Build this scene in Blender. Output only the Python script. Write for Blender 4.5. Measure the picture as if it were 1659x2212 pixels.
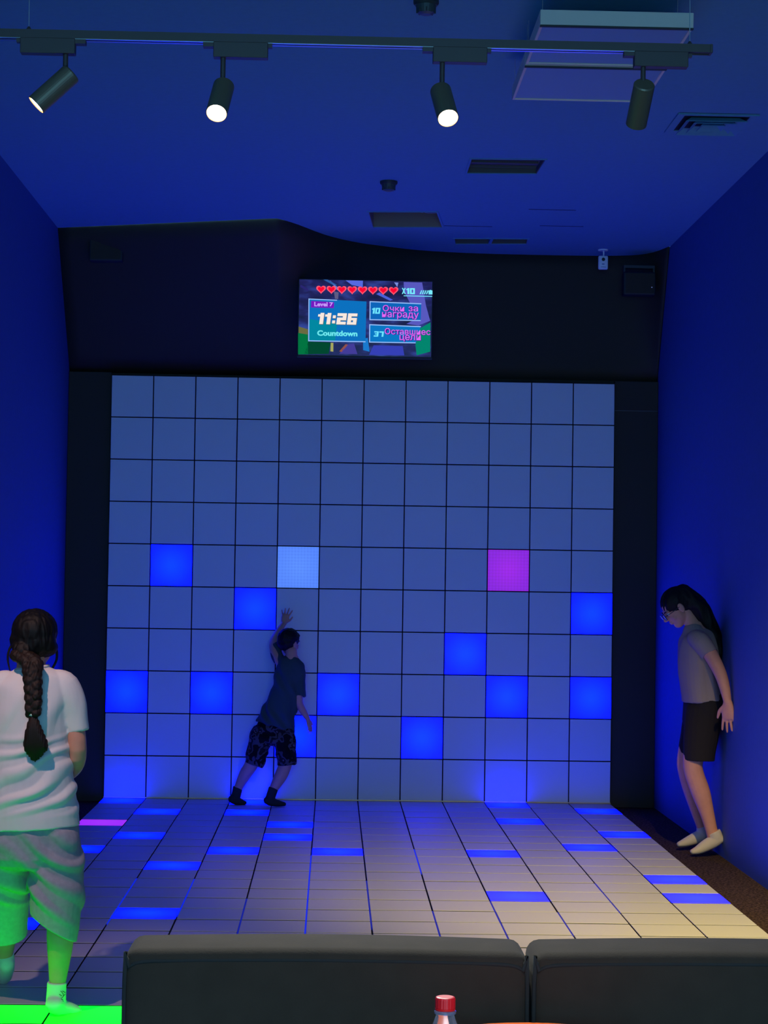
import bpy, bmesh, math, random
import numpy as np
from mathutils import Vector, Matrix, noise

for o in list(bpy.data.objects): bpy.data.objects.remove(o)
SC = bpy.context.scene
COL = SC.collection
random.seed(7)
V = Vector
PI = math.pi
T = 0.3                                    # one game tile, metres

# ------------------------------------------------------------------ camera
FPX = 4187.36                              # focal length in pixels of the 1659 x 2212 frame
CAM = V((5.3305, -46.0491, 5.3048)) * T
YAW, PIT, ROLL = .0258, .0334, .0151
fw = V((math.sin(YAW)*math.cos(PIT), math.cos(YAW)*math.cos(PIT), math.sin(PIT)))
r0 = V((math.cos(YAW), -math.sin(YAW), 0)); u0 = r0.cross(fw)
rt = r0*math.cos(ROLL) + u0*math.sin(ROLL); up = -r0*math.sin(ROLL) + u0*math.cos(ROLL)
cd = bpy.data.cameras.new('camera'); cam = bpy.data.objects.new('camera', cd); COL.objects.link(cam)
cam.matrix_world = Matrix(((rt.x, up.x, -fw.x, CAM.x), (rt.y, up.y, -fw.y, CAM.y), (rt.z, up.z, -fw.z, CAM.z), (0, 0, 0, 1)))
cd.sensor_fit = 'VERTICAL'; cd.sensor_height = 36; cd.sensor_width = 36*1659/2212
cd.lens = FPX*36/2212; cd.clip_start = .05; cd.clip_end = 60
SC.camera = cam

# ------------------------------------------------------------------ world, exposure
w = bpy.data.worlds.new('world'); SC.world = w; w.use_nodes = True
bg = w.node_tree.nodes['Background']; bg.inputs[0].default_value = (.20, .68, 1.0, 1); bg.inputs[1].default_value = 3.8
vs = SC.view_settings
vs.view_transform = 'Standard'; vs.look = 'None'; vs.exposure = 0; vs.gamma = 1; vs.use_curve_mapping = False
BLUE_S, GREEN_S = 9.0, 3.4                # LED tile strengths
SPOT_FRONT, SPOT_VIEW, SPOT_SIDE = 60, 190, 60
FILL_FLOOR, FILL_GIRL = 660, 120       # added unseen fill: right-wall side rail; far left end of main rail
FILL_TABLE = 150                        # added unseen fill light over the table

def at(u, v, Y):
    """point in the room at depth Y seen at pixel (u, v) of the photograph"""
    d = fw + rt*((u-829.5)/FPX) - up*((v-1106)/FPX)
    return CAM + d*((Y-CAM.y)/d.y)

# ------------------------------------------------------------------ materials
MATS = {}
def mat(name, col=(.5, .5, .5), rough=.5, metal=0, emit=None, es=1, spec=.5, trans=0, noise_amt=0, noise_scale=30, bump=0, bump_scale=80, sheen=0):
    if name in MATS: return MATS[name]
    m = bpy.data.materials.new(name); m.use_nodes = True; MATS[name] = m
    nt = m.node_tree; b = nt.nodes['Principled BSDF']
    b.inputs['Base Color'].default_value = (*col, 1); b.inputs['Roughness'].default_value = rough
    b.inputs['Metallic'].default_value = metal; b.inputs['Specular IOR Level'].default_value = spec
    b.inputs['Transmission Weight'].default_value = trans; b.inputs['Sheen Weight'].default_value = sheen
    if emit:
        b.inputs['Emission Color'].default_value = (*emit, 1); b.inputs['Emission Strength'].default_value = es
    tc = nt.nodes.new('ShaderNodeTexCoord')
    if noise_amt:
        n = nt.nodes.new('ShaderNodeTexNoise'); n.inputs['Scale'].default_value = noise_scale; n.inputs['Detail'].default_value = 6
        nt.links.new(tc.outputs['Object'], n.inputs['Vector'])
        r = nt.nodes.new('ShaderNodeValToRGB')
        r.color_ramp.elements[0].position = .3; r.color_ramp.elements[1].position = .7
        r.color_ramp.elements[0].color = (*[c*(1-noise_amt) for c in col], 1); r.color_ramp.elements[1].color = (*[min(1, c*(1+noise_amt)) for c in col], 1)
        nt.links.new(n.outputs['Fac'], r.inputs['Fac']); nt.links.new(r.outputs['Color'], b.inputs['Base Color'])
    if bump:
        n = nt.nodes.new('ShaderNodeTexNoise'); n.inputs['Scale'].default_value = bump_scale; n.inputs['Detail'].default_value = 4
        nt.links.new(tc.outputs['Object'], n.inputs['Vector'])
        bp = nt.nodes.new('ShaderNodeBump'); bp.inputs['Strength'].default_value = bump; bp.inputs['Distance'].default_value = .01
        nt.links.new(n.outputs['Fac'], bp.inputs['Height']); nt.links.new(bp.outputs['Normal'], b.inputs['Normal'])
    return m

def led_mat(name, centre, edge, strength, dots=False):
    """diffuser tile lit from inside by LEDs: brighter in the middle, optional LED dot grid"""
    m = bpy.data.materials.new(name); m.use_nodes = True; MATS[name] = m
    nt = m.node_tree; b = nt.nodes['Principled BSDF']
    b.inputs['Base Color'].default_value = (.08, .08, .08, 1); b.inputs['Roughness'].default_value = .5
    tc = nt.nodes.new('ShaderNodeTexCoord')
    ln = nt.nodes.new('ShaderNodeVectorMath'); ln.operation = 'LENGTH'
    nt.links.new(tc.outputs['Object'], ln.inputs[0])
    r = nt.nodes.new('ShaderNodeValToRGB'); r.color_ramp.elements[0].color = (*centre, 1); r.color_ramp.elements[1].color = (*edge, 1)
    r.color_ramp.elements[0].position = .02; r.color_ramp.elements[1].position = .16
    nt.links.new(ln.outputs['Value'], r.inputs['Fac'])
    out = r.outputs['Color']
    if dots:
        wv = None
        for ax in ('X', 'Y'):
            n = nt.nodes.new('ShaderNodeTexWave'); n.bands_direction = ax; n.inputs['Scale'].default_value = 14
            nt.links.new(tc.outputs['Object'], n.inputs['Vector'])
            if wv is None: wv = n
            else:
                ad = nt.nodes.new('ShaderNodeMath'); ad.operation = 'ADD'
                nt.links.new(wv.outputs['Fac'], ad.inputs[0]); nt.links.new(n.outputs['Fac'], ad.inputs[1])
        mr = nt.nodes.new('ShaderNodeMapRange'); mr.inputs['From Max'].default_value = 2; mr.inputs['To Min'].default_value = .86; mr.inputs['To Max'].default_value = 1.06
        nt.links.new(ad.outputs[0], mr.inputs['Value'])
        sc = nt.nodes.new('ShaderNodeVectorMath'); sc.operation = 'SCALE'
        nt.links.new(out, sc.inputs[0]); nt.links.new(mr.outputs['Result'], sc.inputs['Scale']); out = sc.outputs[0]
    nt.links.new(out, b.inputs['Emission Color']); b.inputs['Emission Strength'].default_value = strength
    return m

M_TILE = mat('tile_off', (.52, .52, .53), .5, bump=.03, bump_scale=60)
M_TILEW = mat('wall_tile_off', (.72, .72, .73), .5, bump=.03, bump_scale=60)
M_BLUE = led_mat('tile_blue', (0, .045/BLUE_S, 1), (0, .006/BLUE_S, 1), BLUE_S)
M_PALE = led_mat('tile_pale', (.105, .27, 1), (.09, .235, .97), 1.0, True)
M_MAG = led_mat('tile_magenta', (.34, .012, .78), (.25, .010, .70), 1.0, True)
M_MAGF = led_mat('tile_magenta_floor', (.36, .03, 1), (.33, .02, 1), 1.0)
M_GREEN = led_mat('tile_green', (0, 1, 0), (0, .9, 0), GREEN_S)
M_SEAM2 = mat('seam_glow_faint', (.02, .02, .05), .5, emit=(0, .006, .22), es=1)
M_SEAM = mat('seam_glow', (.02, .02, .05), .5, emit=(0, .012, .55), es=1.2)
M_BLACK = mat('black_paint', (.042, .028, .018), .75, bump=.05)
M_GAP = mat('gap_black', (.008, .008, .012), .8)
M_WALL = mat('wall_paint', (.035, .095, .34), .72, noise_amt=.04, bump=.06, bump_scale=120)
M_CEIL = mat('ceiling_paint', (.13, .34, .50), .8, noise_amt=.03, bump=.05, bump_scale=150)
M_METAL = mat('black_metal', (.075, .045, .045), .5)
M_BARREL = mat('barrel_metal', (.22, .15, .10), .4, metal=.3)
M_DARK = mat('dark_plastic', (.025, .025, .028), .5)
M_WHITE = mat('white_panel', (.92, .72, .66), .55)
M_STEEL = mat('steel', (.6, .6, .62), .3, metal=1)
M_COPPER = mat('copper', (.75, .42, .25), .3, metal=1)

# ------------------------------------------------------------------ mesh helpers
def link(o, parent=None):
    COL.objects.link(o)
    if parent is not None: o.parent = parent
    return o
def tag(o, label=None, cat=None, group=None, kind=None):
    if label: o['label'] = label
    if cat: o['category'] = cat
    if group: o['group'] = group
    if kind: o['kind'] = kind
    return o
def empty(name, loc, label=None, cat=None, group=None):
    o = bpy.data.objects.new(name, None); o.location = loc; o.empty_display_size = .1
    link(o); return tag(o, label, cat, group)
def finish(name, me, m, parent=None, smooth=False):
    if m is not None and not me.materials: me.materials.append(m)
    if smooth:
        me.polygons.foreach_set('use_smooth', [True]*len(me.polygons))
    o = bpy.data.objects.new(name, me); link(o, parent); return o
def pydata(name, vf, m, parent=None, smooth=False):
    me = bpy.data.meshes.new(name); me.from_pydata([tuple(v) for v in vf[0]], [], vf[1]); me.update()
    return finish(name, me, m, parent, smooth)
def join(*parts):
    v, f = [], []
    for p in parts:
        k = len(v); v += list(p[0]); f += [tuple(i+k for i in q) for q in p[1]]
    return v, f
def boxvf(a, b):
    (x0, y0, z0), (x1, y1, z1) = a, b
    v = [(x0, y0, z0), (x1, y0, z0), (x1, y1, z0), (x0, y1, z0), (x0, y0, z1), (x1, y0, z1), (x1, y1, z1), (x0, y1, z1)]
    return v, [(0, 3, 2, 1), (4, 5, 6, 7), (0, 1, 5, 4), (1, 2, 6, 5), (2, 3, 7, 6), (3, 0, 4, 7)]
def bevbox(a, b, r=.004, seg=2):
    me = bpy.data.meshes.new('t'); v, f = boxvf(a, b); me.from_pydata(v, [], f)
    bm = bmesh.new(); bm.from_mesh(me); bpy.data.meshes.remove(me)
    bmesh.ops.bevel(bm, geom=bm.edges[:], offset=r, segments=seg, affect='EDGES', profile=.5)
    v = [tuple(x.co) for x in bm.verts]; bm.verts.index_update(); f = [tuple(x.index for x in q.verts) for q in bm.faces]; bm.free()
    return v, f
def frame_axes(d, side=(1, 0, 0)):
    d = V(d).normalized(); s = V(side) - d*V(side).dot(d)
    if s.length < 1e-3: s = d.orthogonal()
    s.normalize(); return s, d.cross(s).normalized(), d
def lathe(prof, base, axis, n=24):
    """prof: list of (radius, distance along axis)"""
    s, t, d = frame_axes(axis, (1, 0, 0)); base = V(base); v, f = [], []
    for r, h in prof:
        for i in range(n):
            a = 2*PI*i/n; v.append(base + d*h + s*(r*math.cos(a)) + t*(r*math.sin(a)))
    for k in range(len(prof)-1):
        for i in range(n):
            j = (i+1) % n; f.append((k*n+i, k*n+j, (k+1)*n+j, (k+1)*n+i))
    f.append(tuple(range(n))[::-1]); f.append(tuple((len(prof)-1)*n+i for i in range(n)))
    return v, f
def cyl(a, b, r, n=16, r2=None):
    a, b = V(a), V(b); return lathe([(r, 0), (r if r2 is None else r2, (b-a).length)], a, b-a, n)
def crom(p, i, t):
    n = len(p); a, b, c, d = p[max(0, i-1)], p[i], p[min(n-1, i+1)], p[min(n-1, i+2)]
    return .5*((2*b) + (c-a)*t + (2*a-5*b+4*c-d)*t*t + (3*b-a-3*c+d)*t**3)
def limb(pts, rad, side=(1, 0, 0), n=18, sub=4, end=(.7, .7), hollow=None, linear=False):
    """closed tapering tube through pts; rad r or (along side, across). end: dome factors. hollow: depth of an opening at the last end"""
    pts = [V(p) for p in pts]; rr = [V((r, r, 0)) if not hasattr(r, '__len__') else V((r[0], r[1], 0)) for r in rad]
    C, Rr = [], []
    for i in range(len(pts)-1):
        for k in range(sub):
            t = k/sub
            C.append(pts[i].lerp(pts[i+1], t) if linear else crom(pts, i, t)); Rr.append(rr[i].lerp(rr[i+1], t) if linear else crom(rr, i, t))
    C.append(pts[-1]); Rr.append(rr[-1])
    v, f = [], []; rings = []
    fr = []
    for i in range(len(C)):
        d = (C[min(i+1, len(C)-1)] - C[max(i-1, 0)]); fr.append(frame_axes(d, side))
    def ring(c, r, ax):
        k = len(v)
        for q in range(n):
            a = 2*PI*q/n; v.append(c + ax[0]*(r.x*math.cos(a)) + ax[1]*(r.y*math.sin(a)))
        rings.append(k)
    def dome(c, r, ax, s, e):
        seq = [(math.cos(x), math.sin(x)) for x in (1.35, .95, .5)]
        if s > 0: seq = seq[::-1]
        for cs, sn in seq: ring(c + ax[2]*(s*sn*e*min(r.x, r.y)), r*cs, ax)
    if end[0]: dome(C[0], Rr[0], fr[0], -1, end[0])
    for c, r, ax in zip(C, Rr, fr): ring(c, r, ax)
    if hollow:
        c, r, ax = C[-1], Rr[-1], fr[-1]; th = .011
        ri = V((max(r.x-th, r.x*.5), max(r.y-th, r.y*.5), 0))
        ring(c, ri, ax); ring(c - ax[2]*hollow, ri*.93, ax)
    elif end[1]: dome(C[-1], Rr[-1], fr[-1], 1, end[1])
    for a, b in zip(rings[:-1], rings[1:]):
        for q in range(n):
            j = (q+1) % n; f.append((a+q, a+j, b+j, b+q))
    f.append(tuple(rings[0]+q for q in range(n))[::-1]); f.append(tuple(rings[-1]+q for q in range(n)))
    return v, f
def ell(c, r, axes=None, n=16, m=10):
    """ellipsoid; axes: (x,y,z) unit vectors"""
    ax = axes or (V((1, 0, 0)), V((0, 1, 0)), V((0, 0, 1))); c = V(c); v, f = [], []
    for k in range(1, m):
        p = PI*k/m
        for i in range(n):
            a = 2*PI*i/n
            v.append(c + ax[0]*(r[0]*math.sin(p)*math.cos(a)) + ax[1]*(r[1]*math.sin(p)*math.sin(a)) + ax[2]*(r[2]*math.cos(p)))
    for k in range(m-2):
        for i in range(n):
            j = (i+1) % n; f.append((k*n+i, (k+1)*n+i, (k+1)*n+j, k*n+j))
    t, b = len(v), len(v)+1; v += [c + ax[2]*r[2], c - ax[2]*r[2]]
    for i in range(n):
        j = (i+1) % n; f.append((t, i, j)); f.append((b, (m-2)*n+j, (m-2)*n+i))
    return v, f
def fuse(name, parts, voxel, smooth, m, parent, disp=None):
    """one continuous surface from overlapping closed pieces"""
    v, f = join(*parts); org = V(parent.location) if parent else V((0, 0, 0))
    me = bpy.data.meshes.new('tmp'); me.from_pydata([tuple(V(q)-org) for q in v], [], f)
    bm = bmesh.new(); bm.from_mesh(me); bmesh.ops.recalc_face_normals(bm, faces=bm.faces); bm.to_mesh(me); bm.free()
    o = bpy.data.objects.new('tmp', me); COL.objects.link(o)
    r = o.modifiers.new('r', 'REMESH'); r.mode = 'VOXEL'; r.voxel_size = voxel
    if smooth:
        s = o.modifiers.new('s', 'SMOOTH'); s.factor = .5; s.iterations = smooth
    dg = bpy.context.evaluated_depsgraph_get(); dg.update()
    out = bpy.data.meshes.new_from_object(o.evaluated_get(dg))
    bpy.data.objects.remove(o); bpy.data.meshes.remove(me)
    if disp:
        k = len(out.vertices); co = np.empty(k*3); out.vertices.foreach_get('co', co); co = co.reshape(-1, 3)
        nn = np.empty(k*3); out.vertices.foreach_get('normal', nn); nn = nn.reshape(-1, 3)
        co = co + nn*disp(co + np.array(org), nn)[:, None]
        out.vertices.foreach_set('co', co.ravel()); out.update()
    out.name = name; out.materials.clear()
    return finish(name, out, m, parent, True)
def child(name, vf, m, parent, smooth=False):
    org = V(parent.location)
    p = parent.parent
    while p is not None: org = org + V(p.location); p = p.parent
    return pydata(name, ([V(q)-org for q in vf[0]], vf[1]), m, parent, smooth)

# ------------------------------------------------------------------ room shell
XL, XR, YB, YF, ZC = -.31, 3.92, .10, -16.0, 3.93
TOP = 3.03
def struct(name, vf, m):
    o = pydata(name, vf, m); o['kind'] = 'structure'; return o

# carpet
m = bpy.data.materials.new('carpet'); m.use_nodes = True; nt = m.node_tree; b = nt.nodes['Principled BSDF']; b.inputs['Roughness'].default_value = .95; b.inputs['Specular IOR Level'].default_value = .1
tc = nt.nodes.new('ShaderNodeTexCoord'); n1 = nt.nodes.new('ShaderNodeTexNoise'); n1.inputs['Scale'].default_value = 70; n1.inputs['Detail'].default_value = 5
n1.inputs['Roughness'].default_value = .75
nt.links.new(tc.outputs['Object'], n1.inputs['Vector']); r = nt.nodes.new('ShaderNodeValToRGB')
r.color_ramp.elements[0].position = .42; r.color_ramp.elements[0].color = (.016, .010, .008, 1); r.color_ramp.elements[1].position = .68; r.color_ramp.elements[1].color = (.17, .105, .085, 1)
nt.links.new(n1.outputs['Fac'], r.inputs['Fac']); nt.links.new(r.outputs['Color'], b.inputs['Base Color'])
bp = nt.nodes.new('ShaderNodeBump'); bp.inputs['Strength'].default_value = .8; bp.inputs['Distance'].default_value = .02
nt.links.new(n1.outputs['Fac'], bp.inputs['Height']); nt.links.new(bp.outputs['Normal'], b.inputs['Normal'])
FLOOR_Z = -.03
struct('floor', boxvf((XL-.1, YF, FLOOR_Z-.1), (XR+.1, YB+.1, FLOOR_Z)), m)

struct('wall_left', boxvf((XL-.1, YF, FLOOR_Z), (XL, YB+.1, ZC)), M_WALL)
struct('wall_right', boxvf((XR, YF, FLOOR_Z), (XR+.1, YB+.1, ZC)), M_WALL)
wb = struct('wall_back', boxvf((XL, YB, FLOOR_Z), (XR, YB+.1, ZC+.1)), M_BLACK)
# black cladding boards each side of the game wall, with a pale joint on the right-hand side
for nm, x0, x1, zs in (('cladding_board', XL+.002, -.004, (FLOOR_Z, TOP)), ('cladding_board', 12*T+.004, XR-.002, (FLOOR_Z, 2.815, TOP))):
    for za, zb in zip(zs[:-1], zs[1:]):
        pydata(nm, bevbox((x0, YB-.055, za), (x1, YB, zb-.006), .003), M_BLACK, wb)
pydata('joint_strip', boxvf((12*T+.004, YB-.05, 2.805), (XR-.002, YB-.0535, 2.814)), mat('joint_grey', (.10, .09, .09), .5), wb)

# curved, forward leaning black bulkhead between the game wall and the ceiling
curve = [(XL, -.645), (.067, -.777), (.578, -.952), (.953, -1.077), (1.16, -1.145), (1.215, -1.13), (1.317, -.965), (1.501, -.582), (1.694, -.328), (1.891, -.179), (2.161, -.025), (2.499, .06), (2.836, .085), (3.35, .085), (3.70, .03), (3.85, -.12), (XR, -.38)]
dense = []
pv = [V((x, y, 0)) for x, y in curve]
for i in range(len(pv)-1):
    for k in range(3): dense.append(crom(pv, i, k/3))
dense.append(pv[-1])
bv, bf = [], []; NZ = 8
for k in range(NZ+1):
    t = k/NZ
    for p in dense: bv.append((p.x, min(YB-.002, (YB-.002)*(1-t)+p.y*t), TOP+(ZC+.02-TOP)*t))
nd = len(dense)
for k in range(NZ):
    for i in range(nd-1): bf.append((k*nd+i, k*nd+i+1, (k+1)*nd+i+1, (k+1)*nd+i))
bh = pydata('trim_1', (bv, bf), M_BLACK, None, True); bh['kind'] = 'structure'
bh.modifiers.new('thick', 'SOLIDIFY').thickness = -.012

# ceiling with its openings
HOLES = {'B': [(2.335, -3.09), (2.745, -3.11), (2.735, -2.735), (2.335, -2.71)],
         'C': [(1.79, -1.458), (2.224, -1.50), (2.29, -.969), (1.83, -.918)],
         'D': [(2.40, -.54), (2.90, -.58), (2.91, -.39), (2.42, -.33)]}
bm = bmesh.new()
def loop(ps):
    vs_ = [bm.verts.new((x, y, ZC)) for x, y in ps]
    return [bm.edges.new((vs_[i], vs_[(i+1) % len(vs_)])) for i in range(len(vs_))]
edges = loop([(XL, YF), (XR, YF)] + [(p.x, p.y) for p in dense][::-1])
for h in HOLES.values(): edges += loop(h)
bmesh.ops.triangle_fill(bm, edges=edges, use_beauty=True, use_dissolve=False)
for f_ in bm.faces:
    if f_.normal.z > 0: f_.normal_flip()
me = bpy.data.meshes.new('ceiling'); bm.to_mesh(me); bm.free()
ceil = finish('ceiling', me, M_CEIL); ceil['kind'] = 'structure'
# fine outlines of closed service panels in the ceiling
for (x0, y0), (x1, y1) in (((2.80, -1.65), (3.10, -1.64)), ((2.93, -1.09), (3.22, -1.08)), ((2.30, -1.02), (2.62, -1.01))):
    pydata('panel_joint', boxvf((x0, y0, ZC-.002), (x1, y1, ZC+.001)), mat('joint_dark', (.03, .04, .1), .8), ceil)

# ------------------------------------------------------------------ game wall and floor of square LED tiles
def tile_mesh(name, sx=.2925, sy=.2925, h=.012):
    me = bpy.data.meshes.new(name); v, f = bevbox((-sx/2, -sy/2, -h), (sx/2, sy/2, 0), .0022, 2); me.from_pydata(v, [], f)
    me.materials.append(M_TILE); me.materials.append(M_GAP); me.update()
    for p in me.polygons: p.material_index = 0 if p.center.z > -.0018 else 1      # rubber edge round the diffuser
    return me
TM = tile_mesh('tile'); TMF = tile_mesh('floor_tile', .2930, .2805)
def put_tile(parent, loc, rot, m, label):
    o = bpy.data.objects.new('tile', TM if parent is gw else TMF); link(o, parent); o.location = loc; o.rotation_euler = rot
    if m is None and parent is gw: m = M_TILEW
    if m is not None:
        o.material_slots[0].link = 'OBJECT'; o.material_slots[0].material = m
        if label: o['label'] = label
    return o
gw = empty('game_wall', (0, YB, 0), 'tall wall of square grey touch tiles, some glowing blue, between black boards', 'game wall')
pydata('frame', boxvf((-.001, -.084, -.02), (12*T+.001, -.002, 10*T+.006)), M_GAP, gw)
WALL_LIT = {(1, 4): 'b', (4, 4): 'p', (9, 4): 'm', (3, 5): 'b', (11, 5): 'b', (8, 6): 'b', (0, 7): 'b', (2, 7): 'b', (5, 7): 'b', (9, 7): 'b', (11, 7): 'b', (4, 8): 'b', (7, 8): 'b'}
LM = {'b': (M_BLUE, 'tile glowing saturated blue'), 'p': (M_PALE, 'tile glowing pale sky blue'), 'm': (M_MAG, 'tile glowing magenta'), 'M': (M_MAGF, 'tile glowing violet'), 'g': (M_GREEN, 'tile glowing green')}
for c in range(12):
    for r_ in range(10):
        k = WALL_LIT.get((c, r_)); mm, lb = LM[k] if k else (None, None)
        put_tile(gw, ((c+.5)*T, -YB+random.uniform(-.0012, .0008), (9.5-r_)*T), (PI/2, 0, 0), mm, lb)
pydata('base_strip', boxvf((0, -YB-.004, .001), (12*T, -YB+.001, .008)), M_COPPER, gw)

NROW = 24
gf = empty('game_floor', (0, 0, 0), 'floor of square grey light-up tiles in front of the game wall', 'game floor')
pydata('base', boxvf((-.002, -NROW*T-.002, FLOOR_Z), (12*T+.002, .004, -.0125)), M_GAP, gf)
FLOOR_LIT = {(0, 0): 'b', (1, 2): 'b', (0, 4): 'M', (1, 6): 'b', (0, 8): 'b', (3, 0): 'b', (3, 2): 'b', (4, 4): 'b', (4, 6): 'b', (3, 8): 'b', (5, 8): 'b', (2, 10): 'b', (2, 15): 'b', (0, 16): 'b', (9, 0): 'b', (11, 1): 'b', (9, 3): 'b', (11, 5): 'b', (10, 7): 'b', (8, 8): 'b', (11, 11): 'b', (8, 13): 'b', (11, 13): 'b', (0, 22): 'g', (1, 22): 'g', (2, 22): 'g', (0, 23): 'g', (1, 23): 'g', (2, 23): 'g'}  # green tiles in first column and last row added unseen to light the girl
for c in range(12):
    for r_ in range(NROW):
        k = FLOOR_LIT.get((c, r_)); mm, lb = LM[k] if k else (None, None)
        put_tile(gf, ((c+.5)*T, -(r_+.5)*T, random.uniform(-.0008, .0006)), (0, 0, 0), mm, lb)
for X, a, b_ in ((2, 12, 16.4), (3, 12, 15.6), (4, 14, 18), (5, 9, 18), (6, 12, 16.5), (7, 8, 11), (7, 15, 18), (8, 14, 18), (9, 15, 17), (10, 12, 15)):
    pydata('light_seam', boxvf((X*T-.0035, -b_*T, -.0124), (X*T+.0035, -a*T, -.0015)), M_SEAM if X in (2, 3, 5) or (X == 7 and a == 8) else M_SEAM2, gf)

# ------------------------------------------------------------------ television
SW, SH = .909, .517
TVC = V((1.792, -.6, 3.358))
tv = empty('television', TVC, 'wall television showing red hearts and a countdown above the game wall', 'television')
pydata('housing', bevbox((-SW/2-.008, .003, -SH/2-.014), (SW/2+.008, .05, SH/2+.008), .004), M_DARK, tv)
pydata('bracket', join(boxvf((-.12, .05, -.1), (.12, .09, .1)), boxvf((-.03, .09, -.05), (.03, .62, .03))), M_METAL, tv)
def scr_mat(name, rgb, s=1.0):
    lin = tuple((c/255/12.92 if c/255 <= .04045 else ((c/255+.055)/1.055)**2.4) for c in rgb)
    return mat(name, (.0, .0, .0), .4, emit=lin, es=s, spec=.1)
e1, e2, TL = V((1255, 22)), V((-12, 705)), V((205, 188))
det = e1.x*e2.y - e1.y*e2.x
def sp(x, y, lay):
    d = V((x, y)) - TL; a = (d.x*e2.y - d.y*e2.x)/det; b_ = (e1.x*d.y - e1.y*d.x)/det
    return V(((a-.5)*SW, -.0006*lay, (.5-b_)*SH))
def spoly(name, pts, rgb, lay, s=1.0, parent=None):
    v = [sp(x, y, lay) for x, y in pts]; n = len(v)
    vv = v + [p + V((0, .0004, 0)) for p in v]
    f = [tuple(range(n)), tuple(range(2*n-1, n-1, -1))] + [(i, i+n, (i+1) % n+n, (i+1) % n) for i in range(n)]
    return pydata(name, (vv, f), scr_mat('screen_%d_%d_%d' % rgb, rgb, s), parent)
# moving picture behind the score: procedural gradient on the glass
sm = bpy.data.materials.new('screen_picture'); sm.use_nodes = True; nt = sm.node_tree; b = nt.nodes['Principled BSDF']
b.inputs['Base Color'].default_value = (.002, .002, .004, 1); b.inputs['Roughness'].default_value = .25
tc = nt.nodes.new('ShaderNodeTexCoord'); n1 = nt.nodes.new('ShaderNodeTexNoise'); n1.inputs['Scale'].default_value = 6; n1.inputs['Detail'].default_value = 3
mp = nt.nodes.new('ShaderNodeMapping'); mp.inputs['Rotation'].default_value = (0, .6, 0); mp.inputs['Scale'].default_value = (1, 1, 2.5)
nt.links.new(tc.outputs['Object'], mp.inputs['Vector']); nt.links.new(mp.outputs['Vector'], n1.inputs['Vector'])
r = nt.nodes.new('ShaderNodeValToRGB'); els = r.color_ramp.elements
els[0].position = .3; els[0].color = (.004, .002, .03, 1); els[1].position = .72; els[1].color = (.03, .05, .3, 1)
e = els.new(.5); e.color = (.012, .008, .09, 1)
nt.links.new(n1.outputs['Fac'], r.inputs['Fac']); nt.links.new(r.outputs['Color'], b.inputs['Emission Color']); b.inputs['Emission Strength'].default_value = 1
scr = pydata('screen', boxvf((-SW/2, -.0002, -SH/2), (SW/2, .004, SH/2)), sm, tv)
S = scr
for pts, rgb in (
    ([(192, 690), (285, 705), (285, 890), (192, 890)], (0, 115, 62)), ([(197, 630), (285, 655), (285, 705), (196, 690)], (105, 105, 62)),
    ([(288, 770), (500, 780), (480, 885), (250, 890)], (0, 70, 45)),
    ([(1190, 212), (1365, 216), (1400, 430), (1440, 575), (1330, 620), (1215, 605), (1300, 560), (1245, 400), (1195, 300)], (88, 88, 190)),
    ([(1345, 645), (1443, 590), (1440, 865), (1312, 898), (1300, 800)], (0, 132, 108)),
    ([(640, 197), (805, 200), (803, 262), (700, 240)], (85, 105, 222)), ([(580, 885), (640, 800), (720, 788), (752, 888)], (66, 58, 150)),
    ([(862, 895), (905, 805), (1180, 812), (1195, 900)], (52, 62, 180)), ([(500, 782), (525, 782), (524, 865), (497, 862)], (165, 165, 92)),
    ([(580, 862), (640, 795), (662, 800), (605, 868)], (150, 82, 52)), ([(805, 742), (850, 736), (866, 866), (806, 850)], (25, 120, 205)),
    ([(430, 190), (470, 190), (560, 240), (530, 245)], (40, 90, 160)), ([(490, 195), (540, 240), (590, 280), (560, 290)], (95, 120, 210)),
    ([(215, 235), (290, 280), (285, 300), (212, 260)], (40, 35, 110)), ([(530, 300), (575, 310), (570, 372), (540, 370)], (95, 90, 130)),
    ([(960, 310), (1090, 380), (1060, 388), (930, 325)], (75, 95, 215)), ([(1100, 215), (1140, 218), (1130, 260)], (120, 140, 220))):
    spoly('picture_patch', pts, rgb, 1, 1, S)
def panel(pts, rgb, br):
    spoly('score_panel', pts, rgb, 3, 1, S)
    n = len(pts)
    c = V((sum(p[0] for p in pts)/n, sum(p[1] for p in pts)/n))
    for i in br:
        a, b_ = V(pts[i]), V(pts[(i+1) % n]); nrm = V((b_.y-a.y, a.x-b_.x)).normalized()
        if nrm.dot(c-a) < 0: nrm = -nrm
        spoly('panel_edge', [a, b_, b_+nrm*9, a+nrm*9], (150, 190, 250), 4, 1, S)
panel([(290, 368), (838, 395), (828, 777), (287, 768)], (10, 112, 190), (2, 3))
spoly('panel_edge', [(290, 368), (560, 380), (560, 388), (290, 377)], (150, 190, 250), 4, 1, S)
spoly('panel_glow', [(300, 560), (560, 600), (540, 765), (298, 758)], (0, 135, 160), 3.4, 1, S)
panel([(868, 392), (1357, 412), (1350, 578), (866, 570)], (12, 100, 185), (0, 2, 3))
panel([(864, 608), (1352, 626), (1302, 787), (862, 780)], (8, 118, 196), (0, 2, 3))
for i in range(8):
    cx, cy = 409 + i*97.9, 284 + i*1.6
    def heart(s):
        o_ = []
        for k in range(24):
            t = 2*PI*k/24; o_.append((cx + s*16*math.sin(t)**3/16*46, cy - s*(13*math.cos(t)-5*math.cos(2*t)-2*math.cos(3*t)-math.cos(4*t))/16*43 - 4))
        return o_
    h = spoly('heart', heart(1), (255, 88, 112), 5, 1, S)
    spoly('heart_fill', heart(.68), (255, 0, 48), 6, 1, S)
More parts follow.
